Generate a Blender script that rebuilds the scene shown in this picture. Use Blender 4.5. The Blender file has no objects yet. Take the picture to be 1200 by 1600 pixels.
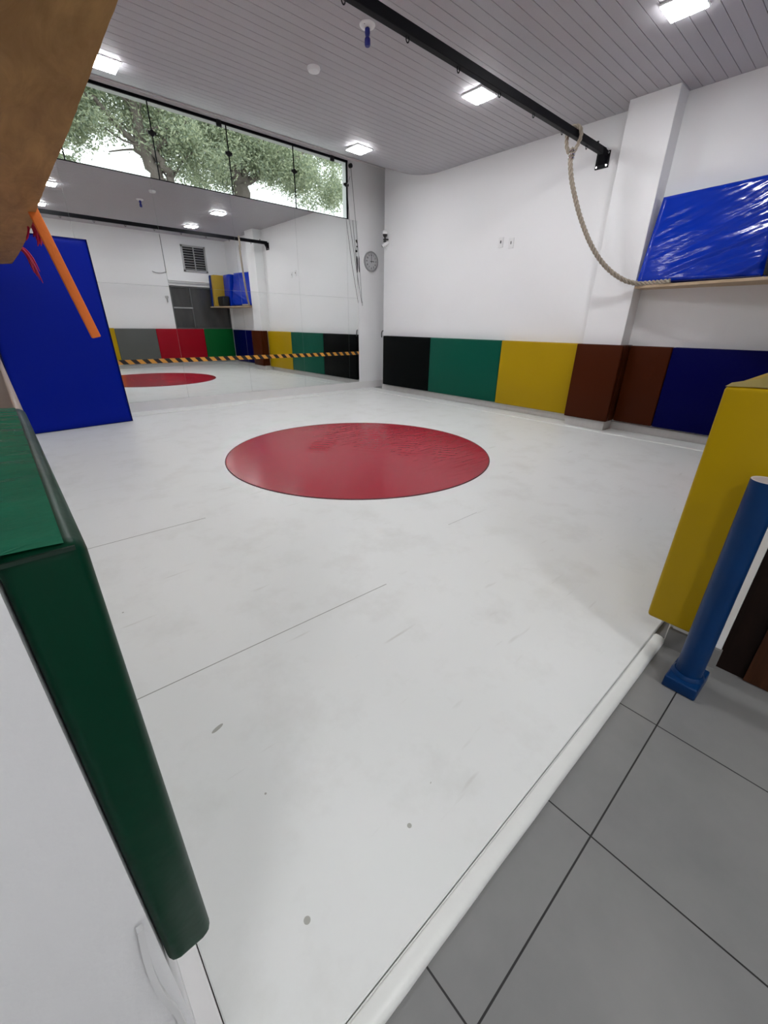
import bpy, bmesh, math, random
from mathutils import Vector, Matrix, noise
random.seed(7)
SC = bpy.context.scene
COL = SC.collection
PI = math.pi

# ------------------------------------------------------------------ camera
cam_d = bpy.data.cameras.new('camera')
cam = bpy.data.objects.new('camera', cam_d); COL.objects.link(cam)
cam_d.sensor_fit = 'HORIZONTAL'; cam_d.sensor_width = 36.0
cam_d.lens = 641.97 / 1200 * 36.0
cam_d.clip_start = 0.02; cam_d.clip_end = 200
yw, pt, rl = math.radians(41.7946), math.radians(24.4722), math.radians(0.7765)
fw = Vector((math.sin(yw)*math.cos(pt), math.cos(yw)*math.cos(pt), -math.sin(pt)))
r0 = Vector((math.cos(yw), -math.sin(yw), 0)); u0 = r0.cross(fw)
rt = r0*math.cos(rl) + u0*math.sin(rl); up = -r0*math.sin(rl) + u0*math.cos(rl)
M = Matrix((rt, up, -fw)).transposed().to_4x4(); M.translation = Vector((0, 0, 1.2))
cam.matrix_world = M
SC.camera = cam

# ------------------------------------------------------------------ world, exposure
LED = 93.0
SKY = 2.1
w = bpy.data.worlds.new('overcast_sky'); SC.world = w; w.use_nodes = True
bg = w.node_tree.nodes['Background']
bg.inputs[0].default_value = (0.93, 0.97, 1.0, 1); bg.inputs[1].default_value = SKY
SC.view_settings.view_transform = 'Standard'; SC.view_settings.look = 'None'
SC.view_settings.exposure = 0.0; SC.view_settings.gamma = 1.0
SC.view_settings.use_curve_mapping = False
SC.cycles.sample_clamp_indirect = 0.0; SC.cycles.blur_glossy = 0.0

# ------------------------------------------------------------------ materials
def s2l(c):
    return tuple(((v/255)/12.92 if v/255 <= .04045 else ((v/255+.055)/1.055)**2.4) for v in c)
MATS = {}
def mat(name, col, rough=.5, metal=0.0, srgb=True, noise_amt=0.0, noise_scale=3.0, bump=0.0, bump_scale=20.0,
        stretch=(1, 1, 1), spec=.5, emit=0.0, emit_col=(1, 1, 1), rough_var=0.0, coat=0.0):
    if name in MATS: return MATS[name]
    m = bpy.data.materials.new(name); m.use_nodes = True
    nt = m.node_tree; N = nt.nodes; L = nt.links
    b = N['Principled BSDF']
    c = s2l(col) if srgb else col
    b.inputs['Base Color'].default_value = (*c, 1)
    b.inputs['Roughness'].default_value = rough
    b.inputs['Metallic'].default_value = metal
    b.inputs['Specular IOR Level'].default_value = spec
    b.inputs['Coat Weight'].default_value = coat
    tc = N.new('ShaderNodeTexCoord'); mp = N.new('ShaderNodeMapping')
    mp.inputs['Scale'].default_value = stretch
    L.new(tc.outputs['Object'], mp.inputs[0])
    nz = N.new('ShaderNodeTexNoise'); nz.inputs['Scale'].default_value = noise_scale
    nz.inputs['Detail'].default_value = 5
    L.new(mp.outputs[0], nz.inputs[0])
    if noise_amt:
        mx = N.new('ShaderNodeMix'); mx.data_type = 'RGBA'
        mx.inputs[6].default_value = (*[v*(1-noise_amt) for v in c], 1)
        mx.inputs[7].default_value = (*[min(1, v*(1+noise_amt)) for v in c], 1)
        L.new(nz.outputs[0], mx.inputs[0]); L.new(mx.outputs[2], b.inputs['Base Color'])
    if rough_var:
        mr = N.new('ShaderNodeMapRange'); mr.inputs[1].default_value = .3; mr.inputs[2].default_value = .7
        mr.inputs[3].default_value = max(0, rough-rough_var); mr.inputs[4].default_value = rough+rough_var
        L.new(nz.outputs[0], mr.inputs[0]); L.new(mr.outputs[0], b.inputs['Roughness'])
    if bump:
        n2 = N.new('ShaderNodeTexNoise'); n2.inputs['Scale'].default_value = bump_scale
        n2.inputs['Detail'].default_value = 4
        L.new(mp.outputs[0], n2.inputs[0])
        bp = N.new('ShaderNodeBump'); bp.inputs['Strength'].default_value = bump; bp.inputs['Distance'].default_value = .01
        L.new(n2.outputs[0], bp.inputs['Height']); L.new(bp.outputs[0], b.inputs['Normal'])
    if emit:
        b.inputs['Emission Color'].default_value = (*emit_col, 1); b.inputs['Emission Strength'].default_value = emit
    MATS[name] = m
    return m

WALL = mat('painted_plaster', (.885, .885, .89), .75, srgb=False, noise_amt=.012, noise_scale=1.5, bump=.12, bump_scale=90)
CEIL = mat('pvc_ceiling', (.44, .425, .45), .5, srgb=False, noise_amt=.07, noise_scale=160, bump=.1, bump_scale=260)
TRIM = mat('white_trim', (.80, .79, .78), .35, srgb=False, noise_amt=.03)
SKIRT = mat('pale_skirting', (.68, .66, .64), .4, srgb=False, noise_amt=.06, noise_scale=4, stretch=(1, 8, 1))
GREYT = mat('grey_tile_skirting', (.24, .235, .23), .4, srgb=False, noise_amt=.12, noise_scale=8)
MIRROR = mat('mirror_silver', (.86, .88, .87), 0.0, metal=1.0, srgb=False)
MEDGE = mat('mirror_edge', (.25, .30, .28), .3, srgb=False)
BLACKM = mat('black_metal', (.004, .004, .006), .5, srgb=False, spec=.12)
BLACKP = mat('black_plastic', (.01, .01, .011), .35, srgb=False)
CHROME = mat('chrome', (.75, .75, .77), .18, metal=1.0, srgb=False)
ALU = mat('aluminium', (.50, .50, .50), .35, metal=.6, srgb=False)
WHITEP = mat('white_plastic', (.82, .82, .82), .3, srgb=False)

def vinyl(name, col, rough=.36, bump=.25, scale=9, stretch=(1, 1, 1), amt=.04, spec=.13):
    return mat(name, col, rough, srgb=False, noise_amt=amt, noise_scale=2.2, bump=bump, bump_scale=scale, stretch=stretch, rough_var=.05, spec=spec)
V_BLACK = vinyl('black_vinyl', (.003, .004, .004), spec=.04)
V_TEAL = vinyl('teal_green_vinyl', (.002, .085, .052))
V_YEL = vinyl('yellow_vinyl', (.42, .27, .003))
V_BROWN = vinyl('brown_vinyl', (.060, .012, .003), spec=.08)
V_NAVY = vinyl('navy_blue_vinyl', (.0006, .001, .062), spec=.06)
V_GREEN = vinyl('dark_green_vinyl', (.001, .036, .017), bump=.35, scale=7)  # face tone with its shade included; the top cover gets the lit copy
V_GRN2 = vinyl('grass_green_vinyl', (.003, .10, .022))
V_RED = vinyl('red_vinyl', (.32, .004, .014))
V_GREY = vinyl('grey_vinyl', (.115, .118, .112))
V_BEIGE = vinyl('beige_vinyl', (.40, .33, .28), bump=.4, scale=6)
V_ROYAL = vinyl('royal_blue_vinyl', (.0006, .011, .27), rough=.42, bump=.3, scale=3, amt=.05, spec=.08)
V_SHINY = mat('shiny_blue_vinyl', (.001, .030, .42), .15, srgb=False, noise_amt=.08, noise_scale=2, bump=.5, bump_scale=5, stretch=(1, .6, 2.2), spec=.38)

def circle_red():
    m = mat('red_circle_vinyl', (.38, .005, .024), .21, srgb=False, noise_amt=.1, noise_scale=1.5, spec=.26)
    nt = m.node_tree; N = nt.nodes; L = nt.links
    b = N['Principled BSDF']; tc = N['Texture Coordinate']
    mp = N.new('ShaderNodeMapping'); mp.inputs['Rotation'].default_value = (0, 0, math.radians(25)); mp.inputs['Scale'].default_value = (2.2, 15, 1)
    L.new(tc.outputs['Object'], mp.inputs[0])
    nz = N.new('ShaderNodeTexNoise'); nz.inputs['Scale'].default_value = 1.7; nz.inputs['Detail'].default_value = 2; nz.inputs['Distortion'].default_value = .8
    L.new(mp.outputs[0], nz.inputs[0])
    # wrinkles gather in one band on the right of the disc
    sx = N.new('ShaderNodeSeparateXYZ'); L.new(tc.outputs['Object'], sx.inputs[0])
    mk = N.new('ShaderNodeMapRange'); mk.inputs[1].default_value = -.3; mk.inputs[2].default_value = .5
    mk.inputs[3].default_value = .08; mk.inputs[4].default_value = 1.0
    L.new(sx.outputs['X'], mk.inputs[0])
    mu = N.new('ShaderNodeMath'); mu.operation = 'MULTIPLY'
    L.new(nz.outputs[0], mu.inputs[0]); L.new(mk.outputs[0], mu.inputs[1])
    bp = N.new('ShaderNodeBump'); bp.inputs['Strength'].default_value = .25; bp.inputs['Distance'].default_value = .03
    L.new(mu.outputs[0], bp.inputs['Height']); L.new(bp.outputs[0], b.inputs['Normal'])
    return m

def mat_white():
    m = mat('white_mat_vinyl', (.72, .735, .72), .38, srgb=False, spec=.38)
    nt = m.node_tree; N = nt.nodes; L = nt.links
    b = N['Principled BSDF']; tc = N['Texture Coordinate']
    # faint dirt smudges and scuffs
    n1 = N.new('ShaderNodeTexNoise'); n1.inputs['Scale'].default_value = 3.5; n1.inputs['Detail'].default_value = 8; n1.inputs['Roughness'].default_value = .65
    L.new(tc.outputs['Object'], n1.inputs[0])
    r1 = N.new('ShaderNodeMapRange'); r1.inputs[1].default_value = .50; r1.inputs[2].default_value = .95
    L.new(n1.outputs[0], r1.inputs[0])
    mp = N.new('ShaderNodeMapping'); mp.inputs['Rotation'].default_value = (0, 0, .7); mp.inputs['Scale'].default_value = (3, 22, 1)
    L.new(tc.outputs['Object'], mp.inputs[0])
    n2 = N.new('ShaderNodeTexNoise'); n2.inputs['Scale'].default_value = 1.1; n2.inputs['Detail'].default_value = 2
    L.new(mp.outputs[0], n2.inputs[0])
    r2 = N.new('ShaderNodeMapRange'); r2.inputs[1].default_value = .68; r2.inputs[2].default_value = .80
    L.new(n2.outputs[0], r2.inputs[0])
    ad = N.new('ShaderNodeMath'); ad.operation = 'MAXIMUM'; L.new(r1.outputs[0], ad.inputs[0]); L.new(r2.outputs[0], ad.inputs[1])
    sc = N.new('ShaderNodeMath'); sc.operation = 'MULTIPLY'; sc.inputs[1].default_value = .5; L.new(ad.outputs[0], sc.inputs[0])
    mx = N.new('ShaderNodeMix'); mx.data_type = 'RGBA'
    mx.inputs[6].default_value = (.79, .805, .785, 1); mx.inputs[7].default_value = (.50, .49, .44, 1)
    L.new(sc.outputs[0], mx.inputs[0]); L.new(mx.outputs[2], b.inputs['Base Color'])
    n3 = N.new('ShaderNodeTexNoise'); n3.inputs['Scale'].default_value = 2.2; n3.inputs['Detail'].default_value = 4
    L.new(tc.outputs['Object'], n3.inputs[0])
    bp = N.new('ShaderNodeBump'); bp.inputs['Strength'].default_value = .12; bp.inputs['Distance'].default_value = .03
    L.new(n3.outputs[0], bp.inputs['Height']); L.new(bp.outputs[0], b.inputs['Normal'])
    return m
V_MAT = mat_white()
V_WELT = mat('white_welt', (.78, .79, .76), .35, srgb=False, noise_amt=.05, noise_scale=6, bump=.3, bump_scale=12)
SEAM = mat('cover_seam_line', (.30, .30, .28), .7, srgb=False)  # plain grey for the seam lines in the mat cover
DIRT = mat('dirt_mark', (.42, .42, .38), .7, srgb=False)

def tile_floor():
    m = mat('grey_porcelain_tile', (.165, .165, .165), .38, srgb=False, rough_var=.06, noise_scale=3)
    nt = m.node_tree; N = nt.nodes; L = nt.links
    b = N['Principled BSDF']; tc = N['Texture Coordinate']
    mp = N.new('ShaderNodeMapping'); mp.inputs['Location'].default_value = (-.3295+.495*10, -.1010+.495*10, 0)
    L.new(tc.outputs['Object'], mp.inputs[0])
    br = N.new('ShaderNodeTexBrick'); br.offset = 0; br.squash = 1
    br.inputs['Scale'].default_value = 1; br.inputs['Brick Width'].default_value = .495; br.inputs['Row Height'].default_value = .495
    br.inputs['Mortar Size'].default_value = .0022; br.inputs['Mortar Smooth'].default_value = .1
    br.inputs['Color1'].default_value = (1, 1, 1, 1); br.inputs['Color2'].default_value = (.97, .97, .97, 1); br.inputs['Mortar'].default_value = (.08, .08, .08, 1)
    L.new(mp.outputs[0], br.inputs['Vector'])
    nz = N.new('ShaderNodeTexNoise'); nz.inputs['Scale'].default_value = 2.4; nz.inputs['Detail'].default_value = 9; nz.inputs['Roughness'].default_value = .62
    L.new(tc.outputs['Object'], nz.inputs[0])
    mx = N.new('ShaderNodeMix'); mx.data_type = 'RGBA'
    mx.inputs[6].default_value = (.155, .157, .160, 1); mx.inputs[7].default_value = (.300, .296, .288, 1)
    L.new(nz.outputs[0], mx.inputs[0])
    ml = N.new('ShaderNodeMix'); ml.data_type = 'RGBA'; ml.blend_type = 'MULTIPLY'; ml.inputs[0].default_value = 1
    L.new(mx.outputs[2], ml.inputs[6]); L.new(br.outputs['Color'], ml.inputs[7]); L.new(ml.outputs[2], b.inputs['Base Color'])
    bp = N.new('ShaderNodeBump'); bp.inputs['Strength'].default_value = .4; bp.inputs['Distance'].default_value = .002; bp.invert = True
    L.new(br.outputs['Fac'], bp.inputs['Height']); L.new(bp.outputs[0], b.inputs['Normal'])
    return m
TILE = tile_floor()

def wood(name, c1, c2, stretch=(9, .7, 9), rough=.6, scale=2.5):
    m = mat(name, c1, rough, srgb=False, spec=.15)
    nt = m.node_tree; N = nt.nodes; L = nt.links
    b = N['Principled BSDF']; tc = N['Texture Coordinate']
    mp = N.new('ShaderNodeMapping'); mp.inputs['Scale'].default_value = stretch; L.new(tc.outputs['Object'], mp.inputs[0])
    nz = N.new('ShaderNodeTexNoise'); nz.inputs['Scale'].default_value = scale; nz.inputs['Detail'].default_value = 8; nz.inputs['Distortion'].default_value = .8
    nz.inputs['Roughness'].default_value = .65
    L.new(mp.outputs[0], nz.inputs[0])
    mx = N.new('ShaderNodeMix'); mx.data_type = 'RGBA'; mx.inputs[6].default_value = (*c1, 1); mx.inputs[7].default_value = (*c2, 1)
    mr = N.new('ShaderNodeMapRange'); mr.inputs[1].default_value = .3; mr.inputs[2].default_value = .7
    L.new(nz.outputs[0], mr.inputs[0]); L.new(mr.outputs[0], mx.inputs[0]); L.new(mx.outputs[2], b.inputs['Base Color'])
    bp = N.new('ShaderNodeBump'); bp.inputs['Strength'].default_value = .15; bp.inputs['Distance'].default_value = .004
    L.new(nz.outputs[0], bp.inputs['Height']); L.new(bp.outputs[0], b.inputs['Normal'])
    return m
PLY = wood('plywood', (.27, .135, .042), (.46, .255, .090), stretch=(6, 1.2, 6))
PLANK = wood('pale_plank', (.42, .31, .20), (.60, .46, .32), stretch=(9, .8, 9))
DARKW = wood('dark_door_wood', (.030, .010, .004), (.075, .026, .010), stretch=(14, 14, .9), rough=.5)
DARKF = wood('black_brown_frame', (.006, .003, .002), (.014, .006, .004), stretch=(12, 12, 1), rough=.6)

def hazard():
    m = mat('hazard_tape_stripes', (.02, .02, .02), .4, srgb=False)
    nt = m.node_tree; N = nt.nodes; L = nt.links
    b = N['Principled BSDF']; tc = N['Texture Coordinate']
    sx = N.new('ShaderNodeSeparateXYZ'); L.new(tc.outputs['Object'], sx.inputs[0])
    a = N.new('ShaderNodeMath'); a.operation = 'MULTIPLY'; a.inputs[1].default_value = .9; L.new(sx.outputs['Z'], a.inputs[0])
    s = N.new('ShaderNodeMath'); s.operation = 'ADD'; L.new(sx.outputs['X'], s.inputs[0]); L.new(a.outputs[0], s.inputs[1])
    d = N.new('ShaderNodeMath'); d.operation = 'MULTIPLY'; d.inputs[1].default_value = 1/.145; L.new(s.outputs[0], d.inputs[0])
    f = N.new('ShaderNodeMath'); f.operation = 'FRACT'; L.new(d.outputs[0], f.inputs[0])
    g = N.new('ShaderNodeMath'); g.operation = 'GREATER_THAN'; g.inputs[1].default_value = .5; L.new(f.outputs[0], g.inputs[0])
    mx = N.new('ShaderNodeMix'); mx.data_type = 'RGBA'; mx.inputs[6].default_value = (.008, .008, .01, 1); mx.inputs[7].default_value = (.72, .33, .05, 1)
    L.new(g.outputs[0], mx.inputs[0]); L.new(mx.outputs[2], b.inputs['Base Color'])
    return m

def glass_mat():
    m = bpy.data.materials.new('window_glass'); m.use_nodes = True
    nt = m.node_tree; N = nt.nodes; L = nt.links
    for n in list(N): N.remove(n)
    o = N.new('ShaderNodeOutputMaterial'); t = N.new('ShaderNodeBsdfTransparent'); g = N.new('ShaderNodeBsdfGlossy')
    g.inputs['Roughness'].default_value = 0.0; t.inputs[0].default_value = (.95, .98, .96, 1)
    f = N.new('ShaderNodeFresnel'); f.inputs[0].default_value = 1.3
    mx = N.new('ShaderNodeMixShader'); L.new(f.outputs[0], mx.inputs[0]); L.new(t.outputs[0], mx.inputs[1]); L.new(g.outputs[0], mx.inputs[2]); L.new(mx.outputs[0], o.inputs[0])
    return m
GLASS = glass_mat()

# ------------------------------------------------------------------ mesh helpers
def bx(bm, x0, x1, y0, y1, z0, z1):
    vs = [bm.verts.new((x, y, z)) for x in (x0, x1) for y in (y0, y1) for z in (z0, z1)]
    for f in ((0, 1, 3, 2), (4, 6, 7, 5), (0, 4, 5, 1), (2, 3, 7, 6), (0, 2, 6, 4), (1, 5, 7, 3)):
        bm.faces.new([vs[i] for i in f])
    return vs
def hexa(bm, P):
    vs = [bm.verts.new(p) for p in P]   # 0-3 bottom loop, 4-7 top loop
    for f in ((0, 3, 2, 1), (4, 5, 6, 7), (0, 1, 5, 4), (1, 2, 6, 5), (2, 3, 7, 6), (3, 0, 4, 7)):
        bm.faces.new([vs[i] for i in f])
    return vs
def tube(bm, pts, rad, seg=10, caps=True, closed=False):
    pts = [Vector(p) for p in pts]; n = len(pts)
    rads = rad if isinstance(rad, (list, tuple)) else [rad]*n
    rings = []; prev = None
    for i, p in enumerate(pts):
        if closed: t = pts[(i+1) % n]-pts[i-1]
        else: t = (pts[min(i+1, n-1)]-pts[max(i-1, 0)])
        t.normalize()
        if prev is None:
            a = Vector((0, 0, 1)) if abs(t.z) < .9 else Vector((1, 0, 0))
            nrm = t.cross(a).normalized()
        else:
            nrm = (prev - t*prev.dot(t)); nrm = nrm.normalized() if nrm.length > 1e-6 else t.orthogonal().normalized()
        prev = nrm; b2 = t.cross(nrm)
        rings.append([bm.verts.new(p+(nrm*math.cos(2*PI*k/seg)+b2*math.sin(2*PI*k/seg))*rads[i]) for k in range(seg)])
    m = n if closed else n-1
    for i in range(m):
        A = rings[i]; B = rings[(i+1) % n]
        for k in range(seg):
            try: bm.faces.new((A[k], A[(k+1) % seg], B[(k+1) % seg], B[k]))
            except ValueError: pass
    if caps and not closed:
        bm.faces.new(rings[0][::-1]); bm.faces.new(rings[-1])
def lathe(bm, prof, c=(0, 0, 0), axis='Z', seg=32):
    rings = []
    for r, h in prof:
        ring = []
        for k in range(seg):
            a = 2*PI*k/seg; p = (r*math.cos(a), r*math.sin(a), h)
            if axis == 'X': p = (h, r*math.cos(a), r*math.sin(a))
            if axis == 'Y': p = (r*math.cos(a), h, r*math.sin(a))
            ring.append(bm.verts.new(Vector(c)+Vector(p)))
        rings.append(ring)
    for A, B in zip(rings, rings[1:]):
        for k in range(seg): bm.faces.new((A[k], A[(k+1) % seg], B[(k+1) % seg], B[k]))
    bm.faces.new(rings[0][::-1]); bm.faces.new(rings[-1])
def bev(bm, w, seg=3, edges=None):
    bmesh.ops.bevel(bm, geom=list(edges or bm.edges), offset=w, segments=seg, affect='EDGES', profile=.5, clamp_overlap=True)
def obj(name, bm, m, parent=None, smooth=False, loc=None):
    bmesh.ops.recalc_face_normals(bm, faces=bm.faces)
    me = bpy.data.meshes.new(name); bm.to_mesh(me); bm.free()
    if smooth:
        for p in me.polygons: p.use_smooth = True
        try: me.set_sharp_from_angle(angle=math.radians(40))
        except Exception: pass
    me.materials.append(m)
    o = bpy.data.objects.new(name, me); COL.objects.link(o)
    if loc is not None:
        me.transform(Matrix.Translation(-Vector(loc))); o.location = loc
    if parent is not None:
        o.parent = parent
        if loc is None: o.matrix_parent_inverse = Matrix.Translation(-parent.location)
        else: o.location = Vector(loc)-parent.location
    return o
def thing(name, label, cat, loc=(0, 0, 0), group=None):
    o = bpy.data.objects.new(name, None); o.empty_display_size = .1; COL.objects.link(o); o.location = loc
    o['label'] = label; o['category'] = cat
    if group: o['group'] = group
    return o
def tag(o, label, cat, group=None):
    o['label'] = label; o['category'] = cat
    if group: o['group'] = group
    return o
def struct(name, bm, m, label=None, cat=None, parent=None, smooth=False):
    o = obj(name, bm, m, parent, smooth)
    if parent is None: o['kind'] = 'structure'
    if label: o['label'] = label
    if cat: o['category'] = cat
    return o
def box(*a, b=0, seg=2):
    bm = bmesh.new(); bx(bm, *a)
    if b: bev(bm, b, seg)
    return bm

# ------------------------------------------------------------------ setting
XR = 5.80; YM = 6.90; ZC = 3.33
struct('floor', box(-3.5, 6.6, -3.5, 7.1, -.1, 0), TILE, 'grey square porcelain tile floor with thin dark joints', 'floor')
# ceiling: tongue and groove boards that run along the mirror wall and bend up to the window
def cz(y):
    if y < 5.3: return ZC
    t = y-5.3
    return ZC + (.35*(t*t)/(2*.85) if t < .85 else .35*.425+.35*(t-.85))
bm = bmesh.new(); prof = []
y = -.05
while y < 6.9:
    for dy, dz in ((0, 0), (.0955, 0), (.0965, .009), (.0995, .009)):
        if y+dy <= 6.9: prof.append((y+dy, cz(y+dy)+dz))
    y += .1003
prof.append((6.9, cz(6.9)))
A = [bm.verts.new((-1.2, a, b)) for a, b in prof]; B = [bm.verts.new((XR+.6, a, b)) for a, b in prof]
A2 = bm.verts.new((-1.2, 6.9, 4.1)); A3 = bm.verts.new((-1.2, -.05, 4.1)); B2 = bm.verts.new((XR+.6, 6.9, 4.1)); B3 = bm.verts.new((XR+.6, -.05, 4.1))
for i in range(len(A)-1): bm.faces.new((A[i], A[i+1], B[i+1], B[i]))
bm.faces.new((A[-1], A2, B2, B[-1])); bm.faces.new((A2, A3, B3, B2)); bm.faces.new((A3, A[0], B[0], B3))
struct('ceiling', bm, CEIL, 'grey plank ceiling curving up towards the window', 'ceiling')
struct('trim_1', box(-.6, 6.2, 6.865, 6.9, cz(6.9)-.03, cz(6.9)+.0, b=.006), TRIM, 'white moulding where the plank ceiling meets the window wall', 'trim')

# right wall, its end, and the pillar
struct('wall_right', box(XR, XR+.4, -.2, 6.58, 0, 4.0), WALL, 'white side wall behind the coloured pads', 'wall')
struct('wall_pillar', box(5.57, XR, 2.068, 2.53, 0, 3.40, b=.004, seg=1), WALL, 'white square pillar between the wall and the mat shelf', 'pillar')
# window wall
WX0, WX1, WZ0, WZ1 = .18, 5.245, 2.872, 3.668
bm = bmesh.new()
bx(bm, -.6, 6.3, YM, YM+.16, 0, WZ0); bx(bm, -.6, 6.3, YM, YM+.16, WZ1, 4.1)
bx(bm, -.6, WX0, YM, YM+.16, WZ0, WZ1); bx(bm, WX1, 6.3, YM, YM+.16, WZ0, WZ1); bx(bm, 6.2, 6.4, 6.3, 7.06, 0, 4.1)
struct('wall_window', bm, WALL, 'white wall carrying the mirror and the high window', 'wall')
# back wall with opening, header, window hole
bm = bmesh.new()
BY0, BY1 = .045, .207
bx(bm, 1.78, 4.08, BY0, BY1, 0, 4.0); bx(bm, 4.08, 5.72, BY0, BY1, 0, 1.03); bx(bm, 4.08, 5.72, BY0, BY1, 2.12, 4.0); bx(bm, 5.72, XR, BY0, BY1, 0, 4.0)
bx(bm, -.6, 1.78, BY0, BY1, 2.45, 4.0)
struct('wall_back', bm, WALL, 'white wall beside the entrance, seen mostly in the mirror', 'wall')
# left wall: low ledge and the tall wall beside it
bm = bmesh.new()
bx(bm, -.30, -.052, .44, YM, 0, .985); bx(bm, -.60, -.30, BY0, YM, 0, 4.0)
struct('wall_left', bm, WALL, 'low white wall under the green and beige pads', 'wall')
# hall
bm = bmesh.new(); bx(bm, -3.5, 6.6, -3.6, -3.4, 0, 3.4); struct('wall_hall', bm, WALL)
struct('wall_hall_left', box(-3.6, -3.4, -3.5, 1.2, 0, 3.4), WALL)
struct('wall_hall_end', box(-3.5, -.6, 1.0, 1.2, 0, 3.4), WALL)
struct('wall_hall_right', box(1.80, 1.98, -3.5, BY0, 2.12, 3.4), WALL)
struct('wall_hall_side', box(1.80, 1.98, -3.5, -.98, 0, 2.12), WALL)
struct('ceiling_hall', box(-3.6, 2.0, -3.6, -.05, 3.3, 3.4), TRIM)
struct('ceiling_hall_left', box(-3.6, -.6, -.05, 1.2, 3.3, 3.4), TRIM)

# brown door in the hall beside the blue post
d = bpy.data.objects.new('door_1', None); COL.objects.link(d); d.location = (1.80, -.5, 0); d['kind'] = 'structure'
d['label'] = 'dark brown wooden door right of the blue post'; d['category'] = 'door'
bm = bmesh.new(); bx(bm, 1.790, 1.90, -.045, .044, 0, 2.12); bx(bm, 1.797, 1.90, -.98, -.92, 0, 2.12); bx(bm, 1.797, 1.90, -.98, .044, 2.06, 2.12)
obj('door_frame', bm, DARKF, d)
bm = bmesh.new(); bx(bm, 1.785, 1.83, -.92, -.045, .005, 2.06)
bx(bm, 1.776, 1.79, -.16, -.045, .005, 2.06); bx(bm, 1.776, 1.79, -.92, -.80, .005, 2.06); bx(bm, 1.776, 1.79, -.80, -.16, .005, .16); bx(bm, 1.776, 1.79, -.80, -.16, 1.9, 2.06)
obj('door_panel', bm, DARKW, d)
bm = bmesh.new(); tube(bm, [(1.775, -.86, 1.0), (1.735, -.86, 1.0), (1.73, -.84, 1.0), (1.73, -.74, 1.0)], .009); obj('door_handle', bm, CHROME, d, True)

# skirtings
def base(name, *a, m=SKIRT, b=.004): return struct(name, box(*a, b=b, seg=1), m)
base('baseboard_right', 5.775, XR, BY1, 2.068, 0, .10); base('baseboard_right_far', 5.775, XR, 2.53, 6.58, 0, .10)
bm = bmesh.new(); bx(bm, 5.55, 5.575, 2.048, 2.55, 0, .115); bx(bm, 5.575, XR, 2.048, 2.07, 0, .115); bx(bm, 5.575, XR, 2.528, 2.55, 0, .115)
struct('baseboard_pillar', bm, SKIRT)
base('baseboard_mirror', -.05, 6.2, YM-.022, YM, 0, .135, m=TRIM)
base('baseboard_back', 1.80, XR-.03, BY1, BY1+.018, 0, .10)
bm = bmesh.new(); bx(bm, 1.765, 1.785, .04, BY1+.01, 0, .085); struct('baseboard_entrance', bm, GREYT)
base('baseboard_left', -.052, -.014, .262, YM, .0, .028, m=TRIM, b=.002)

# ------------------------------------------------------------------ window with glass and clamps
wn = bpy.data.objects.new('window_1', None); COL.objects.link(wn); wn.location = (2.7, YM, WZ0); wn['kind'] = 'structure'
wn['label'] = 'long high frameless window above the mirrors with trees behind'; wn['category'] = 'window'
MU = [.18, 1.19, 2.197, 3.177, 4.21, 5.225]
bm = bmesh.new()
bx(bm, .16, 5.24, YM-.012, YM+.012, WZ1-.018, WZ1+.012); bx(bm, 5.212, 5.236, YM-.012, YM+.012, WZ0, WZ1)
bx(bm, .16, 5.24, YM-.008, YM+.010, WZ0-.004, WZ0+.006)
obj('window_frame', bm, BLACKM, wn)
for a in MU[1:-1]:
    obj('mullion', box(a-.006, a+.006, YM-.006, YM+.008, WZ0, WZ1), BLACKM, wn)
for a, b in zip(MU, MU[1:]):
    obj('pane', box(a+.004, b-.004, YM-.001, YM+.003, WZ0+.004, WZ1-.012), GLASS, wn)
def clamp(x, z, r=.034, parent=wn):
    bm = bmesh.new(); lathe(bm, [(r*.9, -.016), (r, -.008), (r, .012), (r*.8, .016)], (x, YM-.006, z), 'Y', 18)
    bx(bm, x-.048, x+.048, YM-.014, YM+.006, z-.017, z+.017)
    obj('clamp', bm, BLACKP, parent, True)
for x in MU[1:-1]: clamp(x, 3.342)
clamp(5.205, 3.350, .030)
for x in (3.08, 4.93):
    obj('top_clamp', box(x-.035, x+.035, YM-.024, YM+.01, WZ1-.06, WZ1+.015, b=.008), BLACKP, wn)

# window cords hanging at the right end of the window
t = thing('pull_cord', 'thin cord hanging from a black knob right of the window', 'window cord', (5.28, YM-.02, 1.56))
bm = bmesh.new(); tube(bm, [(5.283, YM-.04, 3.60), (5.36, YM-.045, 2.9), (5.44, YM-.05, 2.2), (5.49, YM-.05, 1.57)], .0045, 6); obj('cord', bm, mat('grey_cord', (.28, .28, .28), .5, srgb=False), t, True)
bm = bmesh.new(); lathe(bm, [(.018, -.03), (.032, -.022), (.032, .018), (.02, .024)], (5.283, YM-.03, 3.615), 'Y', 16); obj('knob', bm, BLACKP, t, True)
bm = bmesh.new(); tube(bm, [(5.495, YM-.05, 1.60), (5.50, YM-.05, 1.53)], .008, 8); obj('cord_end', bm, ALU, t, True)
t = thing('window_rod', 'thin pull rod running down from the window corner clamp', 'rod', (5.21, YM-.02, 1.56))
bm = bmesh.new(); tube(bm, [(5.205, YM-.03, 3.34), (5.225, YM-.05, 2.85), (5.34, YM-.06, 2.2), (5.475, YM-.06, 1.58)], .004, 6); obj('rod', bm, mat('dark_grey_rod', (.14, .14, .14), .4, srgb=False), t, True)
bm = bmesh.new(); tube(bm, [(5.20, YM-.035, 3.34), (5.27, YM-.035, 3.47)], .005, 6); obj('arm', bm, ALU, t, True)
bm = bmesh.new(); tube(bm, [(5.437, YM-.035, 2.34), (5.44, YM-.035, 2.30), (5.443, YM-.035, 2.16), (5.445, YM-.035, 2.08)], [.006, .012, .012, .005], 8)
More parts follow.
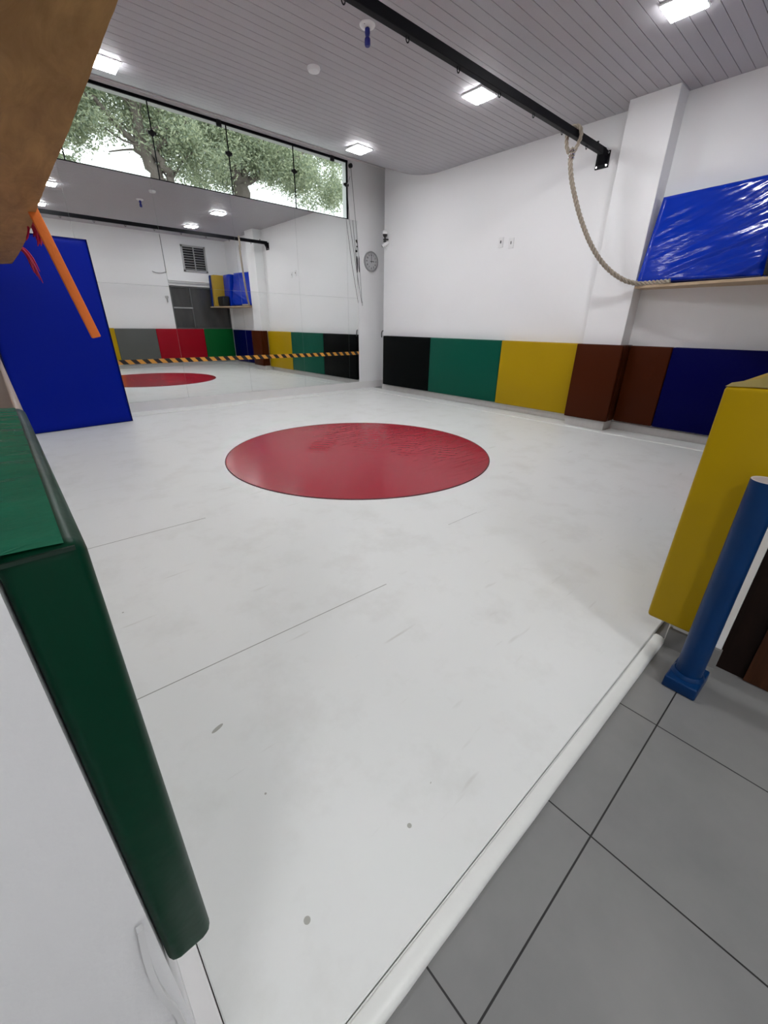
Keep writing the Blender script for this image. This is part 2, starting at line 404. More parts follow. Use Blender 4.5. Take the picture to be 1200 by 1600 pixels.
tag(obj('cord_weight', bm, BLACKP, smooth=True), 'slim black weight beside the right edge of the mirror', 'weight')

# ------------------------------------------------------------------ mirrors
struct('trim_2', box(-.045, 5.436, YM-.0025, YM-.0005, .137, 2.869), MEDGE, 'thin grey backing board behind the mirror panels', 'trim')
MX = [-.04, 1.09, 2.07, 3.115, 4.17, 5.195, 5.435]
MZ = [.138, 1.652, 2.868]
pos_name = ['leftmost column, mostly behind the tall blue mat', 'column next to the tall blue mat', 'second column from the blue mat', 'third column from the blue mat', 'widest column near the clock', 'narrow strip nearest the clock']
for i in range(6):
    for j in range(2):
        g = .0010
        bm = box(MX[i]+g, MX[i+1]-g, YM-.006, YM-.0026, MZ[j]+g, MZ[j+1]-g)
        o = obj('mirror_panel', bm, MIRROR, loc=((MX[i]+MX[i+1])/2, YM-.003, (MZ[j]+MZ[j+1])/2))
        tag(o, ('upper ' if j else 'lower ')+'wall mirror panel, '+pos_name[i], 'mirror', 'mirror panels')
        o.rotation_euler = (0, 0, 0)
        o['wob'] = 0
        del o['wob']
bm = box(.9, 5.435, YM-.0085, YM-.0065, .655, .715)
tag(obj('hazard_tape', bm, hazard()), 'black and orange striped warning tape stuck across the lower mirrors', 'tape')

# ------------------------------------------------------------------ floor mat
t = thing('floor_mat', 'large white vinyl training mat covering the floor with a red circle', 'mat', (2.6, 3.3, 0))
bm = bmesh.new(); bx(bm, -.012, 5.30, .262, 6.41, .004, .03); bev(bm, .003, 1); obj('mat_cover', bm, V_MAT, t)
bm = bmesh.new(); bx(bm, -.012, 5.775, 6.44, YM-.022, .0005, .006); obj('apron', bm, V_MAT, t)
obj('apron', box(5.34, 5.775, BY1+.018, 6.4395, .0005, .006), V_MAT, t)
for nm, pts in (('edge_welt', [(5.32, .23, .027), (5.32, 6.43, .027)]), ('edge_welt', [(-.012, 6.43, .027), (5.32, 6.43, .027)])):
    bm = bmesh.new(); tube(bm, pts, .013, 10); obj(nm, bm, V_WELT, t, True)
# the rolled front edge
bm = bmesh.new(); n = 60; rings = []
for i in range(n+1):
    x = -.012+(1.775+.012)*i/n; w_ = .003*noise.noise(Vector((x*6, 0, 0)))
    ring = [(.218+w_*.4, .0005), (.2175+w_*.6, .012), (.2205+w_*.5, .021), (.227, .0265), (.238, .0295), (.249, .0300), (.2545, .0285), (.2570, .0240), (.2595, .0270), (.262, .001)]
    rings.append([bm.verts.new((x, a, b)) for a, b in ring])
for a, b in zip(rings, rings[1:]):
    for k in range(len(a)-1): bm.faces.new((a[k], a[k+1], b[k+1], b[k]))
bm.faces.new(rings[0]); bm.faces.new(rings[-1][::-1])
obj('front_roll', bm, V_WELT, t, True)
# seams in the cover
for a, b, wd in (((.02, 1.302), (1.15, 1.262), .0016), ((.02, 2.612), (.75, 2.60), .0022), ((1.9, 1.50), (2.2, 1.50), .0010)):
    bm = bmesh.new(); bx(bm, a[0], b[0], -wd, wd, .0295, .0306)
    for v in bm.verts:
        v.co.y += a[1]+(b[1]-a[1])*(v.co.x-a[0])/(b[0]-a[0])
    obj('seam', bm, SEAM, t)
# the disc is a fine polar grid with real ripples in three slack bands on its right-hand side
bm = bmesh.new(); NR, NA = 80, 300; cxr, cyr = 2.519, 3.203
def ripple(x, y):
    u = (x+y*.75)/1.25; v = (x-y)*.7071
    m = 0
    for (v0, wd, u0, u1) in ((.05, .16, -.1, 1.1), (.48, .15, -.2, .9), (-.42, .13, -.25, .7), (.85, .12, -.3, .5)):
        m = max(m, math.exp(-((v-v0-.06*noise.noise(Vector((u*2, v0, 0))))/wd)**4)*min(1, max(0, (u-u0)*4))*min(1, max(0, (u1-u)*4)))
    e = max(0, 1-(math.hypot(x, y)/1.27)**12)
    return e*(m*.0034*math.sin(2*PI*u/.085+2.4*noise.noise(Vector((u*3, v*5, 1))))*(.6+.8*noise.noise(Vector((u*4, v*4, 8))))+.0012*noise.noise(Vector((x*2, y*6, 3))))
prev = None; ctr = bm.verts.new((cxr, cyr, .0345))
for i in range(1, NR+1):
    r_ = 1.285*i/NR
    ring = [bm.verts.new((cxr+r_*math.cos(2*PI*k/NA), cyr+r_*math.sin(2*PI*k/NA), .0345+ripple(r_*math.cos(2*PI*k/NA), r_*math.sin(2*PI*k/NA)))) for k in range(NA)]
    for k in range(NA):
        if prev is None: bm.faces.new((ctr, ring[k], ring[(k+1) % NA]))
        else: bm.faces.new((prev[k], ring[k], ring[(k+1) % NA], prev[(k+1) % NA]))
    prev = ring
low = [bm.verts.new((v.co.x, v.co.y, .0295)) for v in prev]
for k in range(NA): bm.faces.new((prev[k], low[k], low[(k+1) % NA], prev[(k+1) % NA]))
bm.faces.new(low)
obj('red_circle', bm, circle_red(), t, True, loc=(2.519, 3.203, 0))
bm = bmesh.new()
tube(bm, [(2.519+1.287*math.cos(2*PI*k/96), 3.203+1.287*math.sin(2*PI*k/96), .0318) for k in range(96)], .0055, 6, closed=True)
obj('circle_stitching', bm, mat('dark_red_edge', (.10, .004, .012), .5, srgb=False), t, True)
for (x, y, r, e) in ((.475, .417, .006, 1), (.179, .431, .0075, 1), (.234, .732, .003, 1), (.597, .455, .003, .4), (.212, 1.015, .02, .35), (.119, 1.854, .004, 1)):
    bm = bmesh.new(); lathe(bm, [(r, .0300), (r, .0303), (r*.3, .0304)], (0, 0, 0), 'Z', 14)
    for v in bm.verts: v.co.x, v.co.y = v.co.x+x, v.co.y*e+y+(v.co.x)*.4*(1-e)
    obj('dirt_spot', bm, DIRT, t)

# ------------------------------------------------------------------ wall pads
def pad(name, label, m, x0, x1, y0, y1, z0, z1, b=.014, group='coloured wall pads'):
    bm = bmesh.new(); bx(bm, x0, x1, y0, y1, z0, z1); bev(bm, b, 3)
    return tag(obj(name, bm, m, smooth=True), label, 'wall pad', group)
G = .002; PZ0, PZ1 = .115, 1.012
pad('wall_pad', 'black vinyl wall pad at the far corner, left of the teal pad', V_BLACK, 5.70, XR, 5.24+G, 6.475, PZ0, PZ1)
pad('wall_pad', 'teal green vinyl wall pad between the black and yellow pads', V_TEAL, 5.70, XR, 3.80+G, 5.24-G, PZ0, PZ1)
pad('wall_pad', 'yellow vinyl wall pad between the teal pad and the pillar', V_YEL, 5.70, XR, 2.56, 3.80-G, PZ0-.01, PZ1)
bm = bmesh.new(); bx(bm, 5.49, 5.57, 2.01, 2.556, .128, 1.018); bev(bm, .012, 3)
o = obj('wall_pad', bm, V_BROWN, smooth=True); tag(o, 'brown vinyl pad wrapped around the foot of the white pillar', 'wall pad', 'coloured wall pads')
bm = bmesh.new(); bx(bm, 5.572, XR-.005, 2.012, 2.066, .128, 1.018); bev(bm, .01, 2); obj('side_flap', bm, V_BROWN, o, True)
bm = bmesh.new(); bx(bm, 5.572, XR-.10, 2.532, 2.556, .128, 1.018); bev(bm, .008, 2); obj('side_flap', bm, V_BROWN, o, True)
pad('wall_pad', 'brown vinyl wall pad in the recess, right of the pillar', V_BROWN, 5.70, XR, 1.562+G, 2.008, PZ0+.008, PZ1)
pad('wall_pad', 'navy blue vinyl wall pad under the shelf, right of the recessed brown one', V_NAVY, 5.70, XR, .31, 1.562-G, PZ0+.008, PZ1)
# back wall pads, seen in the mirror
pad('wall_pad', 'green vinyl wall pad in the mirror, beside the navy corner', V_GRN2, 4.82+G, 5.695, .207, .293, .14, 1.03)
pad('wall_pad', 'bright red vinyl wall pad seen in the mirror', V_RED, 3.51+G, 4.82-G, .207, .293, .14, 1.03)
pad('wall_pad', 'grey vinyl wall pad seen in the mirror beside the red one', V_GREY, 2.51+G, 3.51-G, .207, .293, .14, 1.03)
# yellow pad wrapped around the end of the entrance wall
o = tag(obj('wall_pad', box(1.693, 1.78, .085, .293, .145, 1.04, b=.014, seg=3), V_YEL, smooth=True), 'yellow vinyl pad wrapped round the wall end behind the blue post', 'wall pad', 'coloured wall pads')
obj('long_side', box(1.782, 2.51-G, .207, .293, .145, 1.04, b=.012), V_YEL, o, True)
bm = bmesh.new()
g1 = [(1.695, .292, 1.038), (1.70, .20, 1.043), (1.70, .09, 1.045)]; g2 = [(1.775, .292, 1.043), (1.775, .225, 1.062), (1.776, .212, 1.072)]
for k in range(2):
    vs = [bm.verts.new(p) for p in (g1[k], g1[k+1], g2[k+1], g2[k])]; bm.faces.new(vs)
bmesh.ops.solidify(bm, geom=bm.faces[:], thickness=.004)
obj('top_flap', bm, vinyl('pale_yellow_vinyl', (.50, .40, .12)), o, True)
bm = bmesh.new(); tube(bm, [(5.69, 6.50, .98), (5.69, 6.505, 1.05), (5.70, 6.50, 1.09), (5.72, 6.49, 1.10)], .009, 8)
tag(obj('strap', bm, BLACKP, smooth=True), 'short black strap sticking up at the left end of the black pad', 'strap')

# left low-wall pads
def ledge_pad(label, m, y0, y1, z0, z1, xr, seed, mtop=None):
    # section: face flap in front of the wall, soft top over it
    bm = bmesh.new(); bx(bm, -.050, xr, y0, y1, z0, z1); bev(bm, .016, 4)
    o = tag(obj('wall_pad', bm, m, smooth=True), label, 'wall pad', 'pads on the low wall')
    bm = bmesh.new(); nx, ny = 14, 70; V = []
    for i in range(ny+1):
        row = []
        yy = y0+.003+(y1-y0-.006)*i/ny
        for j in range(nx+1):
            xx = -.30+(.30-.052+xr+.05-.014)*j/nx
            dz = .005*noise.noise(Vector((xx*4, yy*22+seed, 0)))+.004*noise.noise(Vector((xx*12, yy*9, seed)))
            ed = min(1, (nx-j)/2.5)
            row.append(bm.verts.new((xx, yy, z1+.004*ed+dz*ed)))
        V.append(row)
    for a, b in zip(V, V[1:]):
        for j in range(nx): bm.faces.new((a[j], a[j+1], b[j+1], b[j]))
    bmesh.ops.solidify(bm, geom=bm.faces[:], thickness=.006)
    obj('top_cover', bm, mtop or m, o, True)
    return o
o = ledge_pad('dark green vinyl pad capping the end of the low white wall', V_GREEN, .44, 1.30-G, .252, 1.014, .017, 3, mat('lit_green_vinyl', (.035, .33, .20), .24, srgb=False, noise_amt=.12, noise_scale=5, bump=.5, bump_scale=7, stretch=(1, 3.5, 1), spec=.5))  # top cover: same vinyl painted lighter for the sheen on it
ledge_pad('beige vinyl pad on the low wall behind the green pad', V_BEIGE, 1.30+G, 5.2, .262, 1.010, .015, 9)
# the open seam at the top front edge and the patch of clear tape on top
obj('front_seam', box(-.30, .008, .4385, .4415, 1.006, 1.010), mat('dark_seam', (.002, .02, .01), .7, srgb=False), o)
# loose white plastic strip at the foot of the low wall end
bm = bmesh.new(); P = []
for k in range(13):
    s = k/12; z = .43-.385*s
    P.append((-.062-.010*math.sin(min(1, s*1.5)*PI)*.8-.003*s, .428-.008*math.sin(s*PI), z))
for k in range(12):
    a, b_ = P[k], P[k+1]
    hexa(bm, [(a[0]-.0042, a[1]-.003, a[2]), (a[0]+.0042, a[1]-.003, a[2]), (a[0]+.0042, a[1]+.006, a[2]), (a[0]-.0042, a[1]+.006, a[2]),
              (b_[0]-.0042, b_[1]-.003, b_[2]), (b_[0]+.0042, b_[1]-.003, b_[2]), (b_[0]+.0042, b_[1]+.006, b_[2]), (b_[0]-.0042, b_[1]+.006, b_[2])])
bmesh.ops.remove_doubles(bm, verts=bm.verts, dist=.0001)
tag(obj('plastic_strip', bm, WHITEP, smooth=True), 'bent white plastic strip at the foot of the low wall below the green pad', 'strip')

# ------------------------------------------------------------------ tall blue crash mat leaning by the mirror
t = thing('crash_mat', 'tall dark blue crash mat standing against the mirrors at the left', 'mat', (.5, 6.3, .03))
def lean_grid(bm, c0, c1, c2, c3, nx, nz, disp, nrm):
    V = []
    for i in range(nz+1):
        row = []
        for j in range(nx+1):
            s, q = j/nx, i/nz
            p = (Vector(c0)*(1-s)+Vector(c1)*s)*(1-q)+(Vector(c3)*(1-s)+Vector(c2)*s)*q
            row.append(bm.verts.new(p+Vector(nrm)*disp(s, q)))
        V.append(row)
    for a, b in zip(V, V[1:]):
        for j in range(nx): bm.faces.new((a[j], a[j+1], b[j+1], b[j]))
    return V
def slab(c0, c1, c2, c3, back, disp, nx=40, nz=50):
    # front face corners (bottom-left, bottom-right, top-right, top-left) and a vector to the back face
    bm = bmesh.new(); nrm = -Vector(back).normalized()
    F = lean_grid(bm, c0, c1, c2, c3, nx, nz, disp, nrm)
    bk = Vector(back)
    B = lean_grid(bm, *[Vector(c)+bk for c in (c0, c1, c2, c3)], nx, nz, lambda s, q: -disp(1-s, q)*.3, nrm)
    for j in range(nx):
        bm.faces.new((F[0][j], F[0][j+1], B[0][j+1], B[0][j])); bm.faces.new((F[nz][j], F[nz][j+1], B[nz][j+1], B[nz][j]))
    for i in range(nz):
        bm.faces.new((F[i][0], F[i+1][0], B[i+1][0], B[i][0])); bm.faces.new((F[i][nx], F[i+1][nx], B[i+1][nx], B[i][nx]))
    return bm
def edge_soft(s, q, w=.05, d=.012):
    e = min(s, 1-s, q, 1-q); return -d*max(0, 1-e/w)**2
bm = slab((.035, 6.007, .034), (1.097, 6.125, .034), (1.107, 6.36, 2.035), (.045, 6.242, 2.02), (-.01, .46, 0),
          lambda s, q: edge_soft(s, q, .03, .01)+.004*noise.noise(Vector((s*3, q*5, 1)))-.006*math.exp(-((q-.085-.03*s)/.012)**2))
obj('mat_body', bm, V_ROYAL, t, True)
bm = bmesh.new(); tube(bm, [(.035, 6.007, .036), (1.10, 6.125, .036), (1.11, 6.36, 2.035), (.045, 6.242, 2.02)], .006, 8, closed=True)
obj('piping', bm, vinyl('dark_blue_piping', (.001, .003, .06)), t, True)

# ------------------------------------------------------------------ plywood shelf upper left, foam strip, tassels
SZ = 1.70
ed = [(.35, .316), (1.055, .319), (1.17, .320), (1.377, .325), (1.56, .327), (1.764, .332), (2.12, .333), (2.88, .342), (3.96, .366), (5.0, .368), (5.9, .358), (6.02, .28)]
bm = bmesh.new(); pts = []
for (a, b) in zip(ed, ed[1:]):
    n = max(1, int((b[0]-a[0])/.03))
    for k in range(n):
        s = k/n; yy = a[0]+(b[0]-a[0])*s; pts.append((a[1]+(b[1]-a[1])*s+.0022*noise.noise(Vector((yy*14, 3, 0)))+.0012*noise.noise(Vector((yy*60, 3, 0))), yy))
pts.append((.28, 6.02)); pts.append((-.30, 6.06)); pts.append((-.30, .35))
lo = [bm.verts.new((x, y, SZ)) for x, y in pts]; hi = [bm.verts.new((x, y, SZ+.022)) for x, y in pts]
bm.faces.new(lo[::-1]); bm.faces.new(hi)
for i in range(len(lo)): bm.faces.new((lo[i], lo[(i+1) % len(lo)], hi[(i+1) % len(lo)], hi[i]))
t = thing('plywood_shelf', 'rough brown plywood shelf board overhead at the upper left', 'shelf', (-.3, 3, SZ))
obj('board', bm, PLY, t)
for (x, y, r) in ((.142, .965, .006), (.21, 1.12, .0035), (.10, 2.0, .004)):
    bm = bmesh.new(); lathe(bm, [(r, SZ-.0006), (r*.9, SZ+.001)], (x, y, 0), 'Z', 10)
    for v in bm.verts: v.co.y = y+(v.co.y-y)*1.6
    obj('knot', bm, mat('wood_knot', (.045, .018, .008), .7, srgb=False), t)
for y in (1.0, 3.0, 5.0):
    bm = bmesh.new(); hexa(bm, [(-.30, y-.012, SZ-.28), (-.285, y-.012, SZ-.28), (-.285, y+.012, SZ-.28), (-.30, y+.012, SZ-.28), (-.30, y-.012, SZ), (-.10, y-.012, SZ), (-.10, y+.012, SZ), (-.30, y+.012, SZ)])
    obj('bracket', bm, BLACKM, t)

ORANGE = mat('orange_foam', (.95, .23, .035), .7, srgb=False, noise_amt=.06, noise_scale=8, bump=.2, bump_scale=60)
A0 = Vector((.282, 3.10, 1.96)); B0 = Vector((.474, 3.10, 1.112)); dd = (B0-A0).normalized(); sd = Vector((-dd.z, 0, dd.x)); dp = Vector((0, .017, 0))
bm = bmesh.new(); hexa(bm, [B0-sd*.0235-dp, B0+sd*.0235-dp, B0+sd*.0235+dp, B0-sd*.0235+dp, A0-sd*.0235-dp, A0+sd*.0235-dp, A0+sd*.0235+dp, A0-sd*.0235+dp]); bev(bm, .006, 2)
tag(obj('foam_strip', bm, ORANGE, smooth=True), 'orange foam strip hanging down past the plywood shelf edge', 'foam strip')

RIB = mat('magenta_ribbon', (.42, .006, .05), .28, srgb=False, noise_amt=.3, noise_scale=30)
def tassel(label, base_pts, n, spread, seed):
    rnd = random.Random(seed)
    t = thing('ribbon_tassel', label, 'tassel', base_pts[0], 'ribbon tassels')
    bm = bmesh.new()
    for k in range(n):
        pts = []
        o1 = Vector((rnd.gauss(0, spread), rnd.gauss(0, spread*1.4), rnd.gauss(0, spread)))
        ln = rnd.uniform(.6, 1.0)
        for i, p in enumerate(base_pts):
            s = i/(len(base_pts)-1)
            if s > ln: break
            pts.append(Vector(p)+o1*(.25+s))
        if len(pts) > 1: tube(bm, pts, [.0055]*(len(pts)-1)+[.002], 5)
    obj('strands', bm, RIB, t, True)
    bm = bmesh.new(); tube(bm, [Vector(base_pts[0])-Vector((.05, 0, 0)), base_pts[0]], .012, 8); obj('handle', bm, BLACKP, t, True)
def lerp_path(P, n=12):
    out = []
    for i in range(n+1):
        s = i/n*(len(P)-1); k = min(int(s), len(P)-2); f = s-k
        P0 = Vector(P[max(k-1, 0)]); P1 = Vector(P[k]); P2 = Vector(P[k+1]); P3 = Vector(P[min(k+2, len(P)-1)])
        out.append(.5*((2*P1)+(-P0+P2)*f+(2*P0-5*P1+4*P2-P3)*f*f+(-P0+3*P1-3*P2+P3)*f**3))
    return out
tassel('magenta ribbon tassel drooping from the far end of the plywood shelf', lerp_path([(.30, 4.8, 1.728), (.376, 4.8, 1.722), (.41, 4.8, 1.67), (.422, 4.8, 1.60), (.445, 4.8, 1.47)]), 34, .012, 1)
tassel('dark pink ribbon tassel half hidden behind the orange foam strip', lerp_path([(.30, 3.55, 1.728), (.366, 3.55, 1.722), (.385, 3.55, 1.68), (.37, 3.55, 1.62)]), 26, .014, 2)

# ------------------------------------------------------------------ pale shelf on the right with mats on it
t = thing('wall_shelf', 'pale wooden plank shelf beyond the pillar holding blue mats', 'shelf', (5.6, 1.1, 1.60))
bm = bmesh.new(); hexa(bm, [(5.13, .23, 1.605), (XR, .23, 1.605), (XR, 2.06, 1.605), (5.55, 2.06, 1.605), (5.13, .23, 1.632), (XR, .23, 1.632), (XR, 2.06, 1.632), (5.55, 2.06, 1.632)]); bev(bm, .002, 1)
obj('plank', bm, PLANK, t)
def folds(s, q):
    # diagonal slack folds of the loose cover, strongest low and to the right
    k = s*1.0+.25
    a = .010*math.sin((q*3.1+s*-1.3)*7.0+2.2*noise.noise(Vector((s*2.2, q*3, 4))))*max(0, s-.15)*(1.15-q)
    b = .006*noise.noise(Vector((s*3.2-q*1.2, q*16-s*7, 2)))*min(1, .2+s*1.4)
    c = .003*noise.noise(Vector((s*9, q*30-s*12, 7)))*s
    return edge_soft(s, q, .05, .02)+a+b+c
t = thing('folded_crash_mat', 'shiny wrinkled bright blue crash mat lying on the wooden wall shelf', 'mat', (5.6, 1.5, 1.632))
bm = slab((5.535, 2.052, 1.650), (5.475, .955, 1.650), (5.60, 1.02, 2.475), (5.63, 2.015, 2.445), (.14, .0, 0.0), folds, 110, 90)
obj('mat_body', bm, V_SHINY, t, True)
bm = bmesh.new(); tube(bm, [(5.537, 2.05, 1.652), (5.48, .96, 1.652)], .009, 8); obj('piping', bm, vinyl('dark_blue_piping', (.001, .003, .06)), t, True)
def standing(x0, x1, y0, y1, z0, z1, m, label, b=.02):
    bm = bmesh.new(); hexa(bm, [(x0, y0, z0), (x1, y0, z0), (x1, y1, z0), (x0, y1, z0), (x0+.03, y0, z1), (x1+.03, y0, z1), (x1+.03, y1, z1), (x0+.03, y1, z1)]); bev(bm, b, 3)
    tag(obj('gym_mat', bm, m, smooth=True), label, 'mat')
standing(5.17, 5.60, .225, .33, 1.634, 2.44, vinyl('slate_blue_vinyl', (.01, .03, .17)), 'slate blue gym mat at the end of the shelf, seen in the mirror')
standing(5.19, 5.60, .34, .52, 1.634, 2.44, vinyl('mustard_vinyl', (.46, .30, .04)), 'mustard yellow gym mat between two blue mats, seen in the mirror')
standing(5.47, 5.62, .53, .94, 1.634, 2.45, V_SHINY, 'bright blue gym mat behind the black bag on the shelf, seen in the mirror')
bm = bmesh.new(); bx(bm, 5.26, 5.455, .53, .92, 1.634, 1.895); bev(bm, .04, 4)
for v in bm.verts: v.co += Vector((.01, .008, .01))*noise.noise(v.co*9)
tag(obj('kit_bag', bm, mat('black_fabric', (.008, .008, .008), .8, srgb=False, bump=.4, bump_scale=60), smooth=True), 'black bag beside the yellow mat on the shelf, seen in the mirror', 'bag')

# ------------------------------------------------------------------ beam, rope
BYc = 2.81
t = thing('ceiling_beam', 'long black steel beam under the ceiling holding the climbing rope', 'beam', (2.7, BYc, 3.0))
obj('beam_tube', box(-.30, 5.79, BYc-.026, BYc+.026, 2.984, 3.050, b=.004), BLACKM, t)
bm = bmesh.new(); bx(bm, 5.786, XR, BYc-.074, BYc+.074, 2.868, 3.022)
pl = obj('wall_plate', bm, BLACKM, t)
bm = bmesh.new(); hexa(bm, [(5.72, BYc-.026, 2.992), (5.788, BYc-.05, 2.90), (5.788, BYc+.05, 2.90), (5.72, BYc+.026, 2.992), (5.70, BYc-.026, 3.046), (5.788, BYc-.05, 3.02), (5.788, BYc+.05, 3.02), (5.70, BYc+.026, 3.046)])
obj('gusset', bm, BLACKM, t)
for y, z in ((BYc-.055, 2.888), (BYc+.055, 2.888), (BYc-.055, 3.002)):
    bm = bmesh.new(); lathe(bm, [(.010, 0), (.012, -.003), (.008, -.009)], (5.786, y, z), 'X', 10); obj('bolt', bm, CHROME, pl, True)
x = .51
while x < 5.5:
    bm = bmesh.new(); tube(bm, [(x+.014*math.cos(a*PI/6), BYc, 2.972+.02*math.sin(a*PI/6)) for a in range(12)], .004, 6, closed=True)
    obj('eyelet', bm, BLACKM, t, True); x += .5395
bm = bmesh.new(); bx(bm, 5.60, 5.615, BYc-.01, BYc+.01, 3.045, 3.075); obj('lug', bm, BLACKM, t)

ROPE = mat('hemp_rope', (.40, .345, .275), .85, srgb=False, noise_amt=.2, noise_scale=40, bump=.4, bump_scale=120)
def rope_mesh(bm, P, R=.0225, pitch=.13, strands=3):
    # resample evenly
    dense = lerp_path(P, len(P)*24); L_ = [0]
    for a, b in zip(dense, dense[1:]): L_.append(L_[-1]+(b-a).length)
    n = int(L_[-1]/.007); pts = []
    k = 0
    for i in range(n+1):
        s = L_[-1]*i/n
        while k < len(L_)-2 and L_[k+1] < s: k += 1
        f = (s-L_[k])/max(1e-9, L_[k+1]-L_[k]); pts.append(dense[k].lerp(dense[k+1], f))
    frames = []; prev = None
    for i, p in enumerate(pts):
        tt = (pts[min(i+1, n)]-pts[max(i-1, 0)]).normalized()
        if prev is None: nn = tt.orthogonal().normalized()
        else: nn = (prev-tt*prev.dot(tt)).normalized()
        prev = nn; frames.append((p, nn, tt.cross(nn)))
    for s in range(strands):
        path = []
        for i, (p, a, b) in enumerate(frames):
            ph = 2*PI*(i*L_[-1]/n/pitch+s/strands)
            path.append(p+(a*math.cos(ph)+b*math.sin(ph))*R*.62)
        tube(bm, path, R*.50, 7)
t = thing('climbing_rope', 'thick twisted climbing rope sagging from the black beam to the shelf', 'rope', (5.06, BYc, 2.9))
bm = bmesh.new()
RP = [(5.075, 2.81, 2.90), (5.064, 2.805, 2.80), (5.084, 2.768, 2.635), (5.12, 2.708, 2.464), (5.163, 2.635, 2.289), (5.227, 2.527, 2.079), (5.293, 2.414, 1.912), (5.355, 2.309, 1.799), (5.413, 2.212, 1.723), (5.467, 2.119, 1.674), (5.52, 2.02, 1.650), (5.535, 1.93, 1.651), (5.50, 1.80, 1.652), (5.475, 1.70, 1.652)]
rope_mesh(bm, RP)
obj('main_rope', bm, ROPE, t, True)
bm = bmesh.new()
rope_mesh(bm, [(5.07, 2.835, 2.86), (5.05, 2.865, 2.93), (5.04, 2.868, 3.03), (5.055, 2.83, 3.072), (5.09, 2.775, 3.066), (5.105, 2.752, 3.00), (5.095, 2.765, 2.93), (5.08, 2.79, 2.86), (5.07, 2.80, 2.80)], R=.018)
obj('beam_loop', bm, ROPE, t, True)
for z in (2.875, 2.845, 2.815):
    bm = bmesh.new(); tube(bm, [(5.072+.034*math.cos(a*PI/8), 2.806+.030*math.sin(a*PI/8), z) for a in range(16)], .006, 6, closed=True)
    obj('clip', bm, CHROME, t, True)

# ------------------------------------------------------------------ ceiling lights
GLOW = mat('led_diffuser', (.9, .9, .9), .4, srgb=False, emit=LED, emit_col=(.97, .98, 1.0))
LGT = [(4.35, 5.46, 'square ceiling light nearest the clock corner'), (4.35, 3.51, 'square ceiling light beside the black beam'),
       (4.38, 1.73, 'square ceiling light at the top right, over the shelf side'), (1.425, 5.49, 'square ceiling light at the upper left by the plywood shelf'),
       (1.425, 3.51, 'square ceiling light seen only in the mirror, farther from the window'), (1.425, 1.73, 'square ceiling light seen low at the left of the mirror')]
def led(x, y, z, label, group='square ceiling lights', s=.120):
    sl = .0
    t = thing('ceiling_light', label, 'ceiling light', (x, y, z), group)
    bm = bmesh.new(); bx(bm, x-s-.008, x+s+.008, y-s-.008, y+s+.008, z-.018, z-.0005); bev(bm, .004, 1); obj('frame', bm, WHITEP, t)
    bm = bmesh.new(); bx(bm, x-s, x+s, y-s, y+s, z-.024, z-.0175); obj('diffuser', bm, GLOW, t)
    return t
for x, y, l in LGT: led(x, y, cz(y), l)
led(-1.6, -1.4, 3.3, 'unseen square fill light added in the entrance hall behind the viewer', 'hall fill lights', .175)  # both hall panels are unseen fill, added to brighten the foreground
led(.6, -2.2, 3.3, 'unseen square fill light added in the entrance hall nearest the brown door', 'hall fill lights', .175)

# rosette with blue bulb holder, smoke detector
t = thing('pendant_lamp', 'blue pendant bulb holder on a round white ceiling rose', 'lamp', (2.855, 3.465, ZC))
bm = bmesh.new(); lathe(bm, [(.062, 0), (.062, -.006), (.055, -.014), (.03, -.018)], (2.855, 3.465, ZC), 'Z', 28); obj('ceiling_rose', bm, WHITEP, t, True)
BL = mat('blue_plastic', (.006, .012, .20), .35, srgb=False)
bm = bmesh.new(); lathe(bm, [(.010, -.018), (.019, -.024), (.021, -.05), (.017, -.066), (.012, -.070), (.019, -.076), (.023, -.085), (.023, -.118), (.018, -.126)], (2.855, 3.465, ZC), 'Z', 20); obj('bulb_holder', bm, BL, t, True)
for a in (.6, 3.5):
    bm = bmesh.new(); lathe(bm, [(.004, -.013), (.003, -.0165)], (2.855+.045*math.cos(a), 3.465+.045*math.sin(a), ZC), 'Z', 8); obj('screw', bm, BLACKP, t)
t = thing('smoke_detector', 'small round white smoke detector on the plank ceiling', 'detector', (2.869, 4.254, ZC))
bm = bmesh.new(); lathe(bm, [(.058, 0), (.060, -.012), (.05, -.03), (.03, -.034)], (2.869, 4.254, ZC), 'Z', 28); obj('body', bm, WHITEP, t, True)
bm = bmesh.new(); lathe(bm, [(.056, -.012), (.0575, -.016)], (2.869, 4.254, ZC), 'Z', 28); obj('vent_ring', bm, mat('detector_grey', (.25, .25, .25), .5, srgb=False), t)

# ------------------------------------------------------------------ clock
CX, CZ = 5.744, 2.28
t = thing('wall_clock', 'round chrome-rimmed wall clock on the white wall beside the mirrors', 'clock', (CX, YM, CZ))
bm = bmesh.new(); lathe(bm, [(.166, 0), (.168, -.02), (.160, -.034), (.150, -.034), (.143, -.020), (.143, -.012)], (CX, YM, CZ), 'Y', 48); obj('rim', bm, mat('clock_silver', (.42, .42, .43), .3, metal=.8, srgb=False), t, True)
bm = bmesh.new(); lathe(bm, [(.147, -.0195), (.147, -.0215), (.01, -.0215)], (CX, YM, CZ), 'Y', 48); obj('dial', bm, mat('dial_white', (.55, .55, .56), .5, srgb=False), t)
def hand(name, ang, ln, wd):
    bm = bmesh.new(); bx(bm, -wd/2, wd/2, -.0255, -.0235, -.025, ln)
    bmesh.ops.rotate(bm, verts=bm.verts, cent=(0, 0, 0), matrix=Matrix.Rotation(ang, 3, 'Y'))
    bmesh.ops.translate(bm, verts=bm.verts, vec=(CX, YM, CZ)); obj(name, bm, BLACKP, t)
hand('hour_hand', PI/2, .068, .011); hand('minute_hand', 0.0, .105, .008)
bm = bmesh.new(); lathe(bm, [(.009, -.0235), (.009, -.028)], (CX, YM, CZ), 'Y', 12); obj('hub', bm, BLACKP, t)
